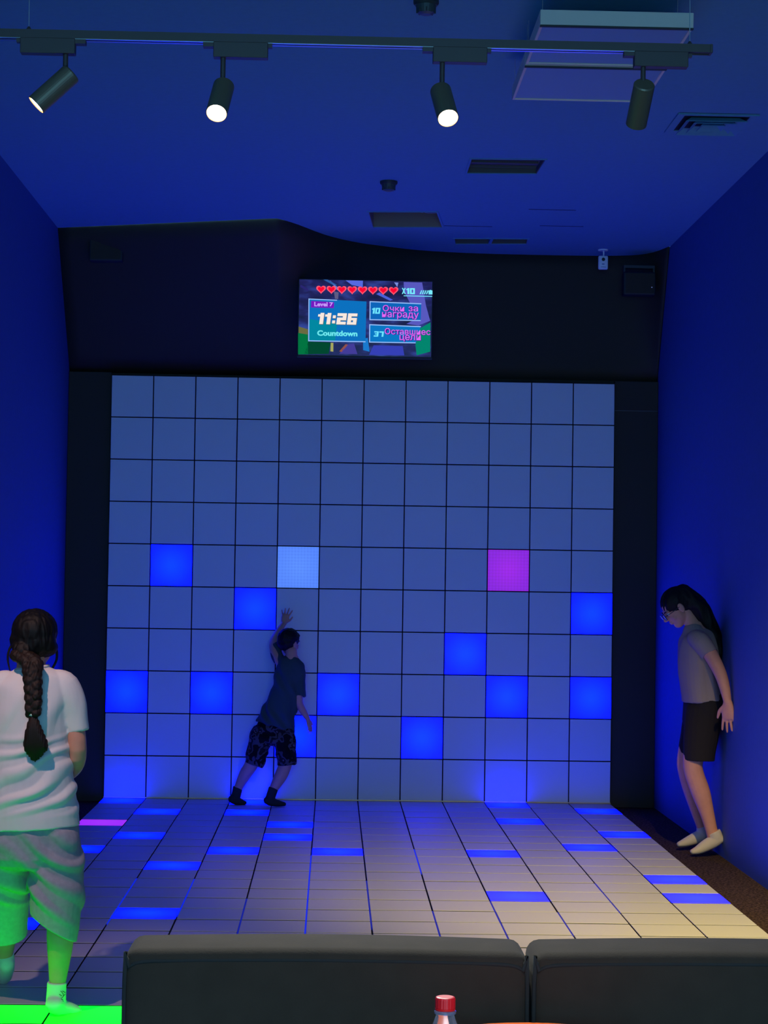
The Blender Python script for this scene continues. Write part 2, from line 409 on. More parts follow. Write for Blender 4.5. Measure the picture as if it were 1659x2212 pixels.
spoly('level_tag', [(315, 390), (532, 402), (530, 458), (313, 452)], (118, 22, 190), 5, 1, S)
def text(body, bbox, rgb, lay, bold=.03, shear=0):
    cu = bpy.data.curves.new('text', 'FONT'); cu.body = body; cu.size = 1; cu.offset = bold; cu.shear = shear; cu.resolution_u = 3
    o = bpy.data.objects.new('text', cu); COL.objects.link(o)
    dg = bpy.context.evaluated_depsgraph_get(); dg.update()
    me = bpy.data.meshes.new_from_object(o.evaluated_get(dg)); bpy.data.objects.remove(o)
    xs = [v.co.x for v in me.vertices]; ys = [v.co.y for v in me.vertices]
    x0, x1, y0, y1 = min(xs), max(xs), min(ys), max(ys)
    sl = .0175
    for v in me.vertices:
        px = bbox[0] + (v.co.x-x0)/(x1-x0)*(bbox[2]-bbox[0]); py = bbox[3] - (v.co.y-y0)/(y1-y0)*(bbox[3]-bbox[1]) + (px-(bbox[0]+bbox[2])/2)*sl
        v.co = sp(px, py, lay)
    me.materials.clear()
    return finish('lettering', me, scr_mat('screen_%d_%d_%d' % rgb, rgb), S)
GLY = {'1': [(1.2, 0, 3.2, 7), (0, .9, 1.6, 2.3)], '2': [(0, 0, 5, 1.8), (3, 1, 5, 4), (0, 2.7, 5, 4.4), (0, 4, 2, 7), (0, 5.3, 5, 7)], '6': [(0, 0, 5, 1.8), (0, 1, 2, 7), (1, 2.8, 5, 4.3), (3.1, 4, 5, 7), (1, 5.5, 5, 7)],
       ':': [(.4, 1.4, 2, 3.2), (.4, 4.6, 2, 6.4)], '0': [(0, 0, 5, 1.6), (0, 1, 1.7, 7), (3.3, 1, 5, 7), (1, 5.4, 4, 7)], '3': [(0, 0, 5, 1.6), (3.2, 1, 5, 7), (1, 2.8, 4, 4.2), (0, 5.4, 4, 7)], '7': [(0, 0, 5, 1.7), (3, 1, 5, 7)]}
def digits(body, bbox, rgb, lay, shear=.12):
    adv = [(3.8 if c in '1' else 2.8 if c == ':' else 5.7) for c in body]; W_ = sum(adv) - .5
    x = 0; x0, y0, x1, y1 = bbox; sx, sy = (x1-x0)/(W_ + shear*7), (y1-y0)/7
    for c, a in zip(body, adv):
        v, f = [], []
        for n_, (a0, b0, a1, b1) in enumerate(GLY[c]):
            q = []
            for gx, gy in ((a0, b0), (a1, b0), (a1, b1), (a0, b1)):
                px = x0 + (x+gx+(7-gy)*shear)*sx; py = y0 + gy*sy + (px-(x0+x1)/2)*.0175
                q.append(sp(px, py, lay+.02*n_))
            k = len(v); v += q + [p+V((0, .0004, 0)) for p in q]
            f += [(k, k+1, k+2, k+3), (k+7, k+6, k+5, k+4)] + [(k+i, k+4+i, k+4+(i+1) % 4, k+(i+1) % 4) for i in range(4)]
        pydata('digit', (v, f), scr_mat('screen_%d_%d_%d' % rgb, rgb), S); x += a
text('X', (1172, 268, 1210, 325), (120, 235, 255), 6, .06)
digits('10', (1214, 270, 1298, 326), (120, 235, 255), 6, .0)
for k in range(4): spoly('icon_bar', [(1340+k*20, 326), (1352+k*20, 326), (1366+k*20, 290), (1356+k*20, 290)], (120, 235, 255), 6, 1, S)
spoly('icon_bar', [(1425, 328), (1462, 329), (1462, 292), (1440, 286), (1425, 296)], (120, 235, 255), 6, 1, S)
spoly('icon_bar', [(1190, 338), (1460, 343), (1460, 350), (1190, 345)], (120, 235, 255), 6, 1, S)
text('Level', (345, 401, 470, 442), (205, 160, 255), 7, .03)
text('7', (488, 404, 522, 442), (205, 160, 255), 7, .03)
digits('11:26', (374, 509, 761, 614), (120, 105, 90), 6.8)
digits('11:26', (370, 505, 757, 610), (248, 232, 222), 7.2)
text('Countdown', (372, 668, 752, 720), (110, 235, 240), 7, .04)
digits('10', (885, 455, 972, 510), (110, 230, 255), 7)
digits('37', (905, 675, 1005, 725), (110, 230, 255), 7)
for body, bb in (('Очки', (992, 430, 1195, 488)), ('за', (1235, 442, 1325, 488)), ('награду', (985, 497, 1332, 562)), ('Оставшиес', (1010, 648, 1442, 706)), ('цели', (1150, 710, 1350, 770))):
    text(body, tuple(q+4 for q in bb), (70, 14, 140), 6.5, .05)
    text(body, bb, (228, 105, 245), 8, .006)

# ------------------------------------------------------------------ ceiling things
def hatch(key, name, label, h, mi, extra=None):
    q = HOLES[key]; c = V((sum(p[0] for p in q)/4, sum(p[1] for p in q)/4, ZC))
    e = empty(name, c, label, 'ceiling hatch')
    v, f = [], []
    for z in (0, h):
        for x, y in q: v.append((x-c.x, y-c.y, z))
    k = 4
    f = [(i, (i+1) % 4, (i+1) % 4+4, i+4) for i in range(4)] + [(4, 5, 6, 7)]
    o = pydata('recess', (v, f), mi, e); o.modifiers.new('thick', 'SOLIDIFY').thickness = .004
    a = .012; v, f = [], []                  # thin rim proud of the ceiling
    for i in range(4):
        p, q2 = V((*q[i], 0)), V((*q[(i+1) % 4], 0)); d = (q2-p).normalized(); nn = V((-d.y, d.x, 0))
        k = len(v); v += [p-c.xyz.xy.to_3d()+nn*-a-d*a, q2-c.xy.to_3d()+nn*-a+d*a, q2-c.xy.to_3d(), p-c.xy.to_3d()]
        v += [u_ + V((0, 0, -.005)) for u_ in v[k:k+4]]
        f += [(k, k+1, k+2, k+3), (k+7, k+6, k+5, k+4), (k, k+4, k+5, k+1), (k+2, k+6, k+7, k+3), (k+1, k+5, k+6, k+2), (k+3, k+7, k+4, k)]
    pydata('rim', (v, f), M_CEIL, e)
    return e
MG = mat('hatch_grey', (.13, .12, .12), .8)
hb = hatch('B', 'ceiling_hatch', 'recessed dark grey ceiling hatch nearest the spotlights', .035, MG)
for k in range(3): pydata('slat', boxvf((-.19, -.12+k*.12, .018), (.19, -.112+k*.12, .03)), MG, hb)
hc = hatch('C', 'ceiling_hatch', 'open ceiling hatch with loose cables above the television', .30, mat('hatch_brown', (.34, .27, .22), .9))
for k, (a0, b0) in enumerate((((.02, -.2, .03), (.2, .12, .10)), ((.05, -.22, .05), (.21, .05, .06)))):
    p, q = V(a0), V(b0); mid = (p+q)/2 - V((0, 0, .02))
    pydata('cable', limb([p, mid, q], [.006]*3, n=8), mat('cable_grey', (.4, .42, .45), .5), hc, True)
hd = hatch('D', 'ceiling_hatch', 'narrow slotted ceiling hatch close to the back wall', .05, MG)
pydata('divider', boxvf((-.01, -.1, -.002), (.01, .1, .04)), M_CEIL, hd)

ve = empty('air_diffuser', (3.49, -4.045, ZC), 'square louvred air diffuser in the ceiling near the right wall', 'air vent')
def sqring(so, si, zo, zi, th):
    v, f = [], []
    for s_, z_ in ((so, zo), (si, zi), (si, zi+th), (so, zo+th)):
        v += [(-s_, -s_, z_), (s_, -s_, z_), (s_, s_, z_), (-s_, s_, z_)]
    for a in range(4):
        b_ = (a+1) % 4
        for i in range(4): j = (i+1) % 4; f.append((a*4+i, a*4+j, b_*4+j, b_*4+i))
    return v, f
pydata('rim', sqring(.205, .165, -.010, -.006, .008), M_CEIL, ve)
for so, si in ((.155, .118), (.108, .072), (.062, .03)): pydata('louvre', sqring(so, si, -.030, -.002, .003), M_CEIL, ve)
pydata('backing', boxvf((-.165, -.165, -.0012), (.165, .165, -.0004)), M_GAP, ve)

def detector(loc, label):
    e = empty('smoke_detector', loc, label, 'smoke detector')
    pydata('base', lathe([(.052, 0), (.052, -.012), (.046, -.02)][::-1], (0, 0, 0), (0, 0, 1), 24), mat('det_grey', (.035, .04, .05), .5), e, False)
    pydata('head', lathe([(.020, -.058), (.034, -.052), (.040, -.036), (.042, -.02)], (0, 0, 0), (0, 0, 1), 24), mat('det_grey2', (.06, .07, .08), .45), e, False)
    for k in range(8):
        a = PI*k/4; x, y = .037*math.cos(a), .037*math.sin(a)
        pydata('fin', boxvf((x-.003, y-.003, -.052), (x+.003, y+.003, -.02)), M_DARK, e)
detector((1.892, -2.417, ZC), 'small dark smoke detector on the ceiling between the two hatches')
detector((1.94, -6.03, ZC), 'dark smoke detector at the top edge above the track rail')

# two suspended square panel lamps, switched off
for i, (y0, y1, lb) in enumerate(((-6.35, -5.765, 'suspended square white ceiling panel with a bright grey near edge'), (-5.745, -5.155, 'suspended square white ceiling panel behind the other panel'))):
    e = empty('ceiling_panel', (2.672, (y0+y1)/2, 3.75), lb, 'ceiling panel', 'suspended ceiling panels')
    hx, hy = .3, (y1-y0)/2
    for k, (a, b_) in enumerate((((-hx, -hy, 0), (hx, -hy+.012, .06)), ((-hx, hy-.012, 0), (hx, hy, .06)), ((-hx, -hy+.012, 0), (-hx+.012, hy-.012, .06)), ((hx-.012, -hy+.012, 0), (hx, hy-.012, .06)))):
        pydata('frame_bar', bevbox(a, b_, .002, 1), M_WHITE, e)
    pydata('diffuser', boxvf((-hx+.012, -hy+.012, .006), (hx-.012, hy-.012, .012)), mat('panel_diffuser', (.26, .40, .58), .5), e)
    pydata('shadow_strip', boxvf((-hx, -hy-.001, -.006), (hx, -hy+.016, 0)), mat('shadow_brown', (.05, .05, .045), .7), e)  # solid dark strip standing in for shade along the near edge
    pydata('back_plate', boxvf((-hx+.012, -hy+.012, .05), (hx-.012, hy-.012, .056)), M_WHITE, e)
    for x in (-hx+.01, hx-.06):
        for y in (-hy+.02, hy-.02): pydata('suspension_wire', cyl((x, y, .058), (x, y, ZC-3.75), .0012, 6), M_STEEL, e)

# ------------------------------------------------------------------ track lighting
TY, TZ = -8.215, 3.147
tr = empty('track_rail', (1.4, TY, TZ), 'long black lighting track hanging on thin wires under the ceiling', 'lighting track')
pydata('rail', join(boxvf((-1.55, -.018, -.004), (1.275, .018, .012)), boxvf((-1.55, -.018, -.012), (1.275, -.013, -.004)), boxvf((-1.55, .013, -.012), (1.275, .018, -.004)), boxvf((-1.55, -.003, -.010), (1.275, .003, -.004))), M_METAL, tr)
for y in (-.0105, .0105): pydata('conductor_strip', boxvf((-1.54, y-.005, -.0135), (1.2, y+.005, -.0122)), M_STEEL, tr)
pydata('end_cap', bevbox((1.275, -.019, -.013), (1.283, .019, .013), .002), M_METAL, tr)
for x in (-.708, 1.218): 
    pydata('suspension_wire', cyl((x, 0, .012), (x-.004, 0, ZC-TZ), .0014, 6), M_STEEL, tr)
    pydata('wire_clamp', lathe([(.010, .010), (.008, .016), (.003, .024)], (x, 0, 0), (0, 0, 1), 12), M_METAL, tr)

M_LENS = mat('lamp_lens', (.9, .8, .7), .3, emit=(1, .82, .58), es=14)
M_RIM = mat('reflector_glow', (.85, .42, .2), .35, metal=.3, emit=(1, .32, .08), es=.9)  # orange glow of the reflector ring put in as emission
def spotlamp(x, adir, flip, label, power, size, y=TY, z=TZ, col=(1, .80, .50), blend=.85, turn=0, drop=.112):
    e = empty('spot_lamp', (x, y, z-.012), label, 'spotlight', 'track spotlights')
    s = -1 if flip else 1
    lo, hi = sorted((-.028*s, .13*s))
    ad = pydata('adapter', join(bevbox((lo, -.017, -.044), (hi, .017, .001), .002), boxvf((min(-.028*s, -.058*s), -.014, -.014), (max(-.028*s, -.058*s), .014, .0)), boxvf((min(.13*s, .142*s), -.008, -.012), (max(.13*s, .142*s), .008, -.002))), M_METAL, e)
    ad.rotation_euler = (0, 0, turn)
    pydata('stem', cyl((0, 0, -.044), (0, 0, -drop), .0075, 14), M_METAL, e)
    pydata('swivel', ell((0, 0, -drop), (.011, .011, .011)), M_METAL, e, True)
    d = V(adir).normalized(); piv = V((0, 0, -drop-.003)); L, R = .136, .031
    a = piv - d*.022
    pydata('barrel', lathe([(.020, -.004), (R-.003, -.004), (R, 0), (R, L), (R-.002, L+.001), (R-.004, L-.004), (R-.006, L-.02)], a, d, 32), M_BARREL, e, False)
    v_, f_ = lathe([(R-.0022, L+.0005), (R-.0045, L-.004), (R-.0050, L-.010)], a, d, 32)
    pydata('reflector', (v_, f_[:-2]), M_RIM, e)
    pydata('lens', lathe([(R-.0048, L-.008), (R-.0048, L-.003), (R-.010, L-.001)], a, d, 32), M_LENS, e)
    ld = bpy.data.lights.new('spot_light', 'SPOT'); ld.energy = power; ld.color = col; ld.spot_size = math.radians(size); ld.spot_blend = blend; ld.shadow_soft_size = .025
    lo_ = bpy.data.objects.new('spot_light', ld); link(lo_, e); lo_.location = a + d*(L+.02); lo_.rotation_euler = d.to_track_quat('-Z', 'Y').to_euler()
    return e
spotlamp(.800, (-.70, -.10, -.70), True, 'black track spotlight tilted down towards the left, leftmost on the rail', SPOT_SIDE, 60)
spotlamp(1.256, (-.10, -.66, -.74), False, 'lit black track spotlight facing the viewer, left of the two bright ones', SPOT_VIEW, 80, col=(.92, 1, .95), drop=.136)
spotlamp(1.894, (.13, -.66, -.74), False, 'lit black track spotlight facing the viewer, right of the two bright ones', SPOT_VIEW, 80, col=(.92, 1, .95), drop=.136)
spotlamp(2.482, (-.05, .74, -.67), False, 'black track spotlight turned away towards the floor, rightmost on the rail', SPOT_FRONT, 70)
# added side rail, out of view, carrying the floor fill lamp
tr2 = empty('track_rail', (3.55, -8.2, 3.36), 'added second black lighting track, unseen, along the right wall', 'lighting track')
pydata('rail', join(boxvf((-.018, -2.2, -.004), (.018, 2.05, .012)), boxvf((-.018, -2.2, -.012), (-.013, 2.05, -.004)), boxvf((.013, -2.2, -.012), (.018, 2.05, -.004))), M_METAL, tr2)
for y in (-1.9, 1.8): pydata('suspension_wire', cyl((0, y, .012), (0, y, ZC-3.36), .0014, 6), M_STEEL, tr2)
spotlamp(3.55, (V((3.40, -4.4, 0)) - V((3.55, -6.45, 3.25))), True, 'added unseen track spotlight by the right wall warming the floor tiles', FILL_FLOOR, 70, y=-6.45, z=3.36, col=(1, .74, .20), blend=1, turn=PI/2)  # lamp added out of view for the warm light on the floor
spotlamp(.12, (V((.62, -6.75, .95)) - V((.12, TY, TZ-.1))), True, 'added unseen track spotlight at the far left end, fill for the girl', FILL_GIRL, 32, col=(1, .62, .55), blend=1)  # lamp added out of view as fill on the girl

# added unseen downlight to brighten the bottle, table and sofa backs
e = empty('added_downlight', (1.9, -12.5, ZC), 'added unseen round ceiling downlight, fill for the seating area', 'downlight')
v_, f_ = lathe([(.075, -.002), (.075, -.008), (.060, -.010), (.055, -.001)], (0, 0, 0), (0, 0, 1), 32)
pydata('trim_ring', (v_, f_[:-2]), M_WHITE, e)
pydata('lens', lathe([(.055, -.006), (.055, -.003)], (0, 0, 0), (0, 0, 1), 32), M_LENS, e)
ld = bpy.data.lights.new('downlight', 'SPOT'); ld.energy = FILL_TABLE; ld.color = (1, .80, .60); ld.spot_size = math.radians(62); ld.spot_blend = 1; ld.shadow_soft_size = .05  # added fill light behind the camera
lo_ = bpy.data.objects.new('downlight', ld); link(lo_, e); lo_.location = (0, 0, -.03); lo_.rotation_euler = (V((1.9, -10.9, .7)) - V((1.9, -12.5, ZC))).to_track_quat('-Z', 'Y').to_euler()

# ------------------------------------------------------------------ security camera and corner boxes
e = empty('security_camera', (3.475, -.2, ZC), 'small white security camera hanging under the ceiling at the back', 'security camera')
MW = mat('camera_white', (.95, .95, .95), .4)
pydata('mount_plate', lathe([(.036, -.008), (.036, 0)], (0, 0, 0), (0, 0, 1), 20), MW, e)
pydata('stem', cyl((.004, 0, -.05), (.004, 0, -.006), .006, 10), MW, e)
b_ = pydata('body', bevbox((-.034, -.018, -.142), (.034, .014, -.045), .009, 3), MW, e, True)
pydata('lens', cyl((0, -.014, -.072), (0, -.022, -.072), .012, 16), M_DARK, b_)
pydata('mark', boxvf((-.010, -.0187, -.108), (.008, -.0178, -.102)), mat('mark_blue', (.1, .15, .4), .5), b_)
pydata('mark', boxvf((-.018, -.0187, -.128), (.018, -.0178, -.125)), MATS['mark_blue'], b_)
for x, y, z, lb, led in ((3.735, -.17, 3.70, 'black corner speaker box on the back wall beside the security camera', True), (.02, -.60, 3.80, 'black box on the upper back wall in the left corner', False)):
    e = empty('speaker_box', (x, y, z), lb, 'speaker')
    pydata('body', bevbox((-.115, -.05, -.09), (.115, .05, .075), .012, 2), M_DARK, e)
    pydata('bracket', join(boxvf((-.11, -.02, .105), (.11, .03, .125)), boxvf((-.11, -.015, .06), (-.098, .025, .11)), boxvf((.098, -.015, .06), (.11, .025, .11))), mat('bracket_violet', (.05, .045, .06), .5), e)
    pydata('grille', boxvf((-.10, -.054, -.078), (.10, -.0495, .062)), M_BLACK, e)
    if led: pydata('status_light', ell((.085, -.055, -.035), (.004, .003, .004)), mat('status', (.3, .4, .6), .4, emit=(.2, .3, .6), es=.4), e)

# ------------------------------------------------------------------ sofas, table, bottle
M_SOFA = mat('sofa_fabric', (.046, .034, .025), .9, sheen=.05, noise_amt=.10, noise_scale=14, bump=.12, bump_scale=260, spec=.15)
M_PIPE = mat('sofa_piping', (.022, .023, .022), .9)
def sofa(x0, x1, label):
    cx = (x0+x1)/2; hw = (x1-x0)/2; yb = -9.90
    e = empty('sofa', (cx, yb, FLOOR_Z), label, 'sofa', 'upholstered sofa modules')
    def bulge(vf, amp):
        out = []
        for x, y, z in vf[0]: out.append((x, y - amp*math.cos(x/hw*PI/2*.9) if y < .06 else y, z + (.007*math.cos(x/hw*PI/2) if z > .5 else 0)))
        return out, vf[1]
    bm = bmesh.new(); me = bpy.data.meshes.new('t'); v, f = boxvf((-hw, 0, .10), (hw, .185, .868)); me.from_pydata(v, [], f); bm.from_mesh(me)
    bmesh.ops.bevel(bm, geom=bm.edges[:], offset=.028, segments=4, affect='EDGES', profile=.5)
    bmesh.ops.subdivide_edges(bm, edges=[q for q in bm.edges if q.calc_length() > .3 and abs(q.verts[0].co.x-q.verts[1].co.x) > .3], cuts=12, use_grid_fill=True)
    bm.verts.index_update(); vf = ([tuple(q.co) for q in bm.verts], [tuple(q.index for q in p.verts) for p in bm.faces]); bm.free()
    pydata('backrest', bulge(vf, .010), M_SOFA, e, True)
    zt, i = .845, .022
    path = [(-hw+.003, .006, .12), (-hw+.003, .006, zt-.04), (-hw+.012, .003, zt-.012), (-hw+.04, .000, zt)] + [(-hw+.04+(2*hw-.08)*k/10, -.010*math.cos((-hw+.04+(2*hw-.08)*k/10)/hw*PI/2*.9)+.004, zt+.007*math.cos((-hw+.04+(2*hw-.08)*k/10)/hw*PI/2)) for k in range(1, 10)] + [(hw-.04, 0, zt), (hw-.012, .003, zt-.012), (hw-.003, .006, zt-.04), (hw-.003, .006, .12)]
    pydata('piping', limb(path, [.0045]*len(path), side=(0, 1, 0), n=8, sub=3), M_PIPE, e, True)
    pydata('seat_base', bevbox((-hw, .19, .10), (hw, .82, .28), .02, 3), M_SOFA, e)
    pydata('seat_cushion', bevbox((-hw+.005, .19, .282), (hw-.005, .84, .44), .035, 4), M_SOFA, e, True)
    for sx in (-1, 1):
        for y in (.06, .76): pydata('leg', cyl((sx*(hw-.07), y, .0), (sx*(hw-.07), y, .10), .018, 14, .024), M_DARK, e)
sofa(1.192, 2.006, 'dark grey upholstered sofa behind the drink bottle, left of the gap')
sofa(2.014, 2.830, 'dark grey upholstered sofa at the lower right corner')

M_ORANGE = mat('orange_top', (1, .17, .02), .3)
TXC, TE, TR, TZT = 1.997, -9.975, .27, .72
tb = empty('coffee_table', (TXC, TE-.75, FLOOR_Z), 'orange round-ended table just showing at the bottom edge', 'table')
zz = TZT-FLOOR_Z; prof = []
def stadium(r, half):
    return [(r*math.cos(a), half + r*math.sin(a)) for a in [PI*k/20 for k in range(21)]] + [(r*math.cos(a), -half + r*math.sin(a)) for a in [PI+PI*k/20 for k in range(21)]]
v, f = [], []
for r_, z_ in ((TR-.006, zz-.028), (TR, zz-.022), (TR, zz-.006), (TR-.006, zz)):
    v += [(x, y, z_) for x, y in stadium(r_, .75-TR)]
n = 42
for k in range(3):
    for i in range(n): j = (i+1) % n; f.append((k*n+i, k*n+j, (k+1)*n+j, (k+1)*n+i))
f += [tuple(range(n))[::-1], tuple(3*n+i for i in range(n))]
pydata('table_top', (v, f), M_ORANGE, tb)
for y in (-.42, .42):
    pydata('column', cyl((0, y, .02), (0, y, zz-.026), .03, 20), M_METAL, tb)
    pydata('foot', lathe([(.2, 0), (.2, .008), (.19, .014), (.04, .022)], (0, y, 0), (0, 0, 1), 32), M_METAL, tb)

BX, BY = 1.777, -10.9
bo = empty('drink_bottle', (BX, BY, TZT), 'clear plastic drink bottle with a red screw cap on the table', 'bottle')
MGL = mat('bottle_plastic', (.86, .88, 1.0), .08, trans=.9)
pydata('shell', lathe([(.026, 0), (.032, .006), (.033, .05), (.030, .075), (.033, .10), (.033, .14), (.031, .165), (.025, .190), (.016, .212), (.0128, .222), (.0128, .232)], (0, 0, 0), (0, 0, 1), 32), MGL, bo, True)
pydata('liquid', lathe([(.024, .004), (.0305, .01), (.0305, .05), (.028, .075), (.0305, .10), (.0305, .13)], (0, 0, 0), (0, 0, 1), 24), mat('drink', (.35, .25, .2), .1, trans=.6), bo, True)
pydata('neck_ring', lathe([(.0165, .2215), (.0165, .2245), (.0135, .226)], (0, 0, 0), (0, 0, 1), 24), MGL, bo)
prof = []
nr = 72; v, f = [], []
for r_, z_ in ((.0150, .2265), (.0152, .2285), (.0144, .2292), (.0148, .2300), (.0148, .243), (.0140, .2455), (.0118, .2462)):
    for i in range(nr):
        a = 2*PI*i/nr; k = 1 + (.025 if (i % 4 < 2 and .2299 < z_ < .244) else 0); v.append((r_*k*math.cos(a), r_*k*math.sin(a), z_))
for k in range(6):
    for i in range(nr): j = (i+1) % nr; f.append((k*nr+i, k*nr+j, (k+1)*nr+j, (k+1)*nr+i))
f += [tuple(range(nr))[::-1], tuple(6*nr+i for i in range(nr))]
pydata('cap', (v, f), mat('cap_red', (.9, .012, .015), .35), bo)

# ------------------------------------------------------------------ people
M_SKIN = mat('skin', (.64, .29, .20), .55, spec=.3, noise_amt=.05, noise_scale=25)
M_EYE = mat('eye_white', (.8, .78, .75), .3)
def hair_mat(name, col):
    m = mat(name, col, .6, spec=.25); nt = m.node_tree; b = nt.nodes['Principled BSDF']
    tc = nt.nodes.new('ShaderNodeTexCoord'); n = nt.nodes.new('ShaderNodeTexNoise'); mp = nt.nodes.new('ShaderNodeMapping')
    mp.inputs['Scale'].default_value = (160, 160, 14); n.inputs['Scale'].default_value = 1; n.inputs['Detail'].default_value = 3
    nt.links.new(tc.outputs['Object'], mp.inputs['Vector']); nt.links.new(mp.outputs['Vector'], n.inputs['Vector'])
    bp = nt.nodes.new('ShaderNodeBump'); bp.inputs['Strength'].default_value = .4; bp.inputs['Distance'].default_value = .004
    nt.links.new(n.outputs['Fac'], bp.inputs['Height']); nt.links.new(bp.outputs['Normal'], b.inputs['Normal']); return m
M_HAIR = hair_mat('dark_hair', (.004, .003, .003))
M_HAIR2 = hair_mat('brown_hair', (.016, .008, .006))

def axes(fwd, upv):
    f_ = V(fwd).normalized(); u_ = (V(upv) - f_*V(upv).dot(f_)).normalized(); return f_.cross(u_), f_, u_     # right, forward, up
def head(c, fwd, upv, H):
    ax = axes(fwd, upv); c = V(c)
    def L(x, y, z): return c + (ax[0]*x + ax[1]*y + ax[2]*z)*H
    def E(p, r): return ell(L(*p), [q*H for q in r], ax)
    parts = [E((0, -.06, .14), (.345, .43, .36)), E((0, .09, -.09), (.295, .31, .38)), E((0, .21, -.37), (.15, .15, .125)),
             limb([L(0, .36, .08), L(0, .43, -.03), L(0, .485, -.10)], [.035*H, .042*H, .055*H], side=ax[0]),
             E((-.05, .42, -.115), (.04, .05, .035)), E((.05, .42, -.115), (.04, .05, .035)),
             E((0, .385, -.215), (.11, .045, .028)), E((0, .375, -.265), (.10, .045, .03)), E((0, .33, .10), (.25, .07, .05)),
             E((-.355, -.02, -.02), (.035, .09, .135)), E((.355, -.02, -.02), (.035, .09, .135)),
             E((-.17, .25, -.14), (.10, .09, .09)), E((.17, .25, -.14), (.10, .09, .09))]
    return parts, L, ax, E
def eyes(L, ax, H, parent):
    org = V(parent.location)
    for s in (-1, 1):
        o = pydata('eye', ell(L(.135*s, .325, .02)-org, [.062*H, .055*H, .045*H], ax), M_EYE, parent, True)
        pydata('iris', ell(L(.135*s, .372, .015)-org, [.028*H, .012*H, .028*H], ax), mat('iris_brown', (.03, .015, .01), .2), o, True)
        pydata('eyebrow', limb([L(.06*s, .395, .085)-org, L(.14*s, .39, .115)-org, L(.22*s, .33, .10)-org], [.012*H, .016*H, .009*H], n=8), M_HAIR, parent, True)
def hand(wr, d, nrm, th, L, spread=.1, curl=.25, tcurl=.2):
    wr, d, nrm, th = V(wr), V(d).normalized(), V(nrm).normalized(), V(th).normalized(); out = []
    out.append(limb([wr - d*.05*L, wr + d*.12*L, wr + d*.33*L, wr + d*.50*L], [(.145*L, .10*L), (.19*L, .11*L), (.225*L, .10*L), (.215*L, .075*L)], side=th, end=(.5, .5)))
    for i, ln in enumerate((.41, .46, .43, .33)):
        off = .165 - .11*i
        b = wr + d*(.47 - .02*abs(i-1))*L + th*off*L
        dd = (d + th*spread*(1.4-i)).normalized(); p = [b - dd*.06*L, b]; cur = dd; r = .05*L if i < 3 else .043*L
        for k, fr in enumerate((.42, .32, .26)):
            cur = (cur + nrm*curl*(.6+.3*k)).normalized(); p.append(p[-1] + cur*ln*fr*L)
        out.append(limb(p, [r, r*1.02, r*.95, r*.88, r*.72], side=th, n=12, sub=3, end=(1, 1)))
    b = wr + d*.14*L + th*.15*L; dd = (d*.62 + th*(.78) + nrm*.1).normalized()
    p = [b, b + dd*.17*L, b + (dd+d*.25).normalized()*.30*L + nrm*tcurl*.05*L, b + (dd+d*.45).normalized()*.42*L + nrm*tcurl*.12*L]
    out.append(limb(p, [.075*L, .065*L, .055*L, .042*L], side=nrm, n=12, sub=3, end=(1, 1)))
    return out
def wob(co, freq, seed):
    return np.array([noise.noise(V((p[0]*freq[0]+seed, p[1]*freq[1], p[2]*freq[2]))) for p in co])

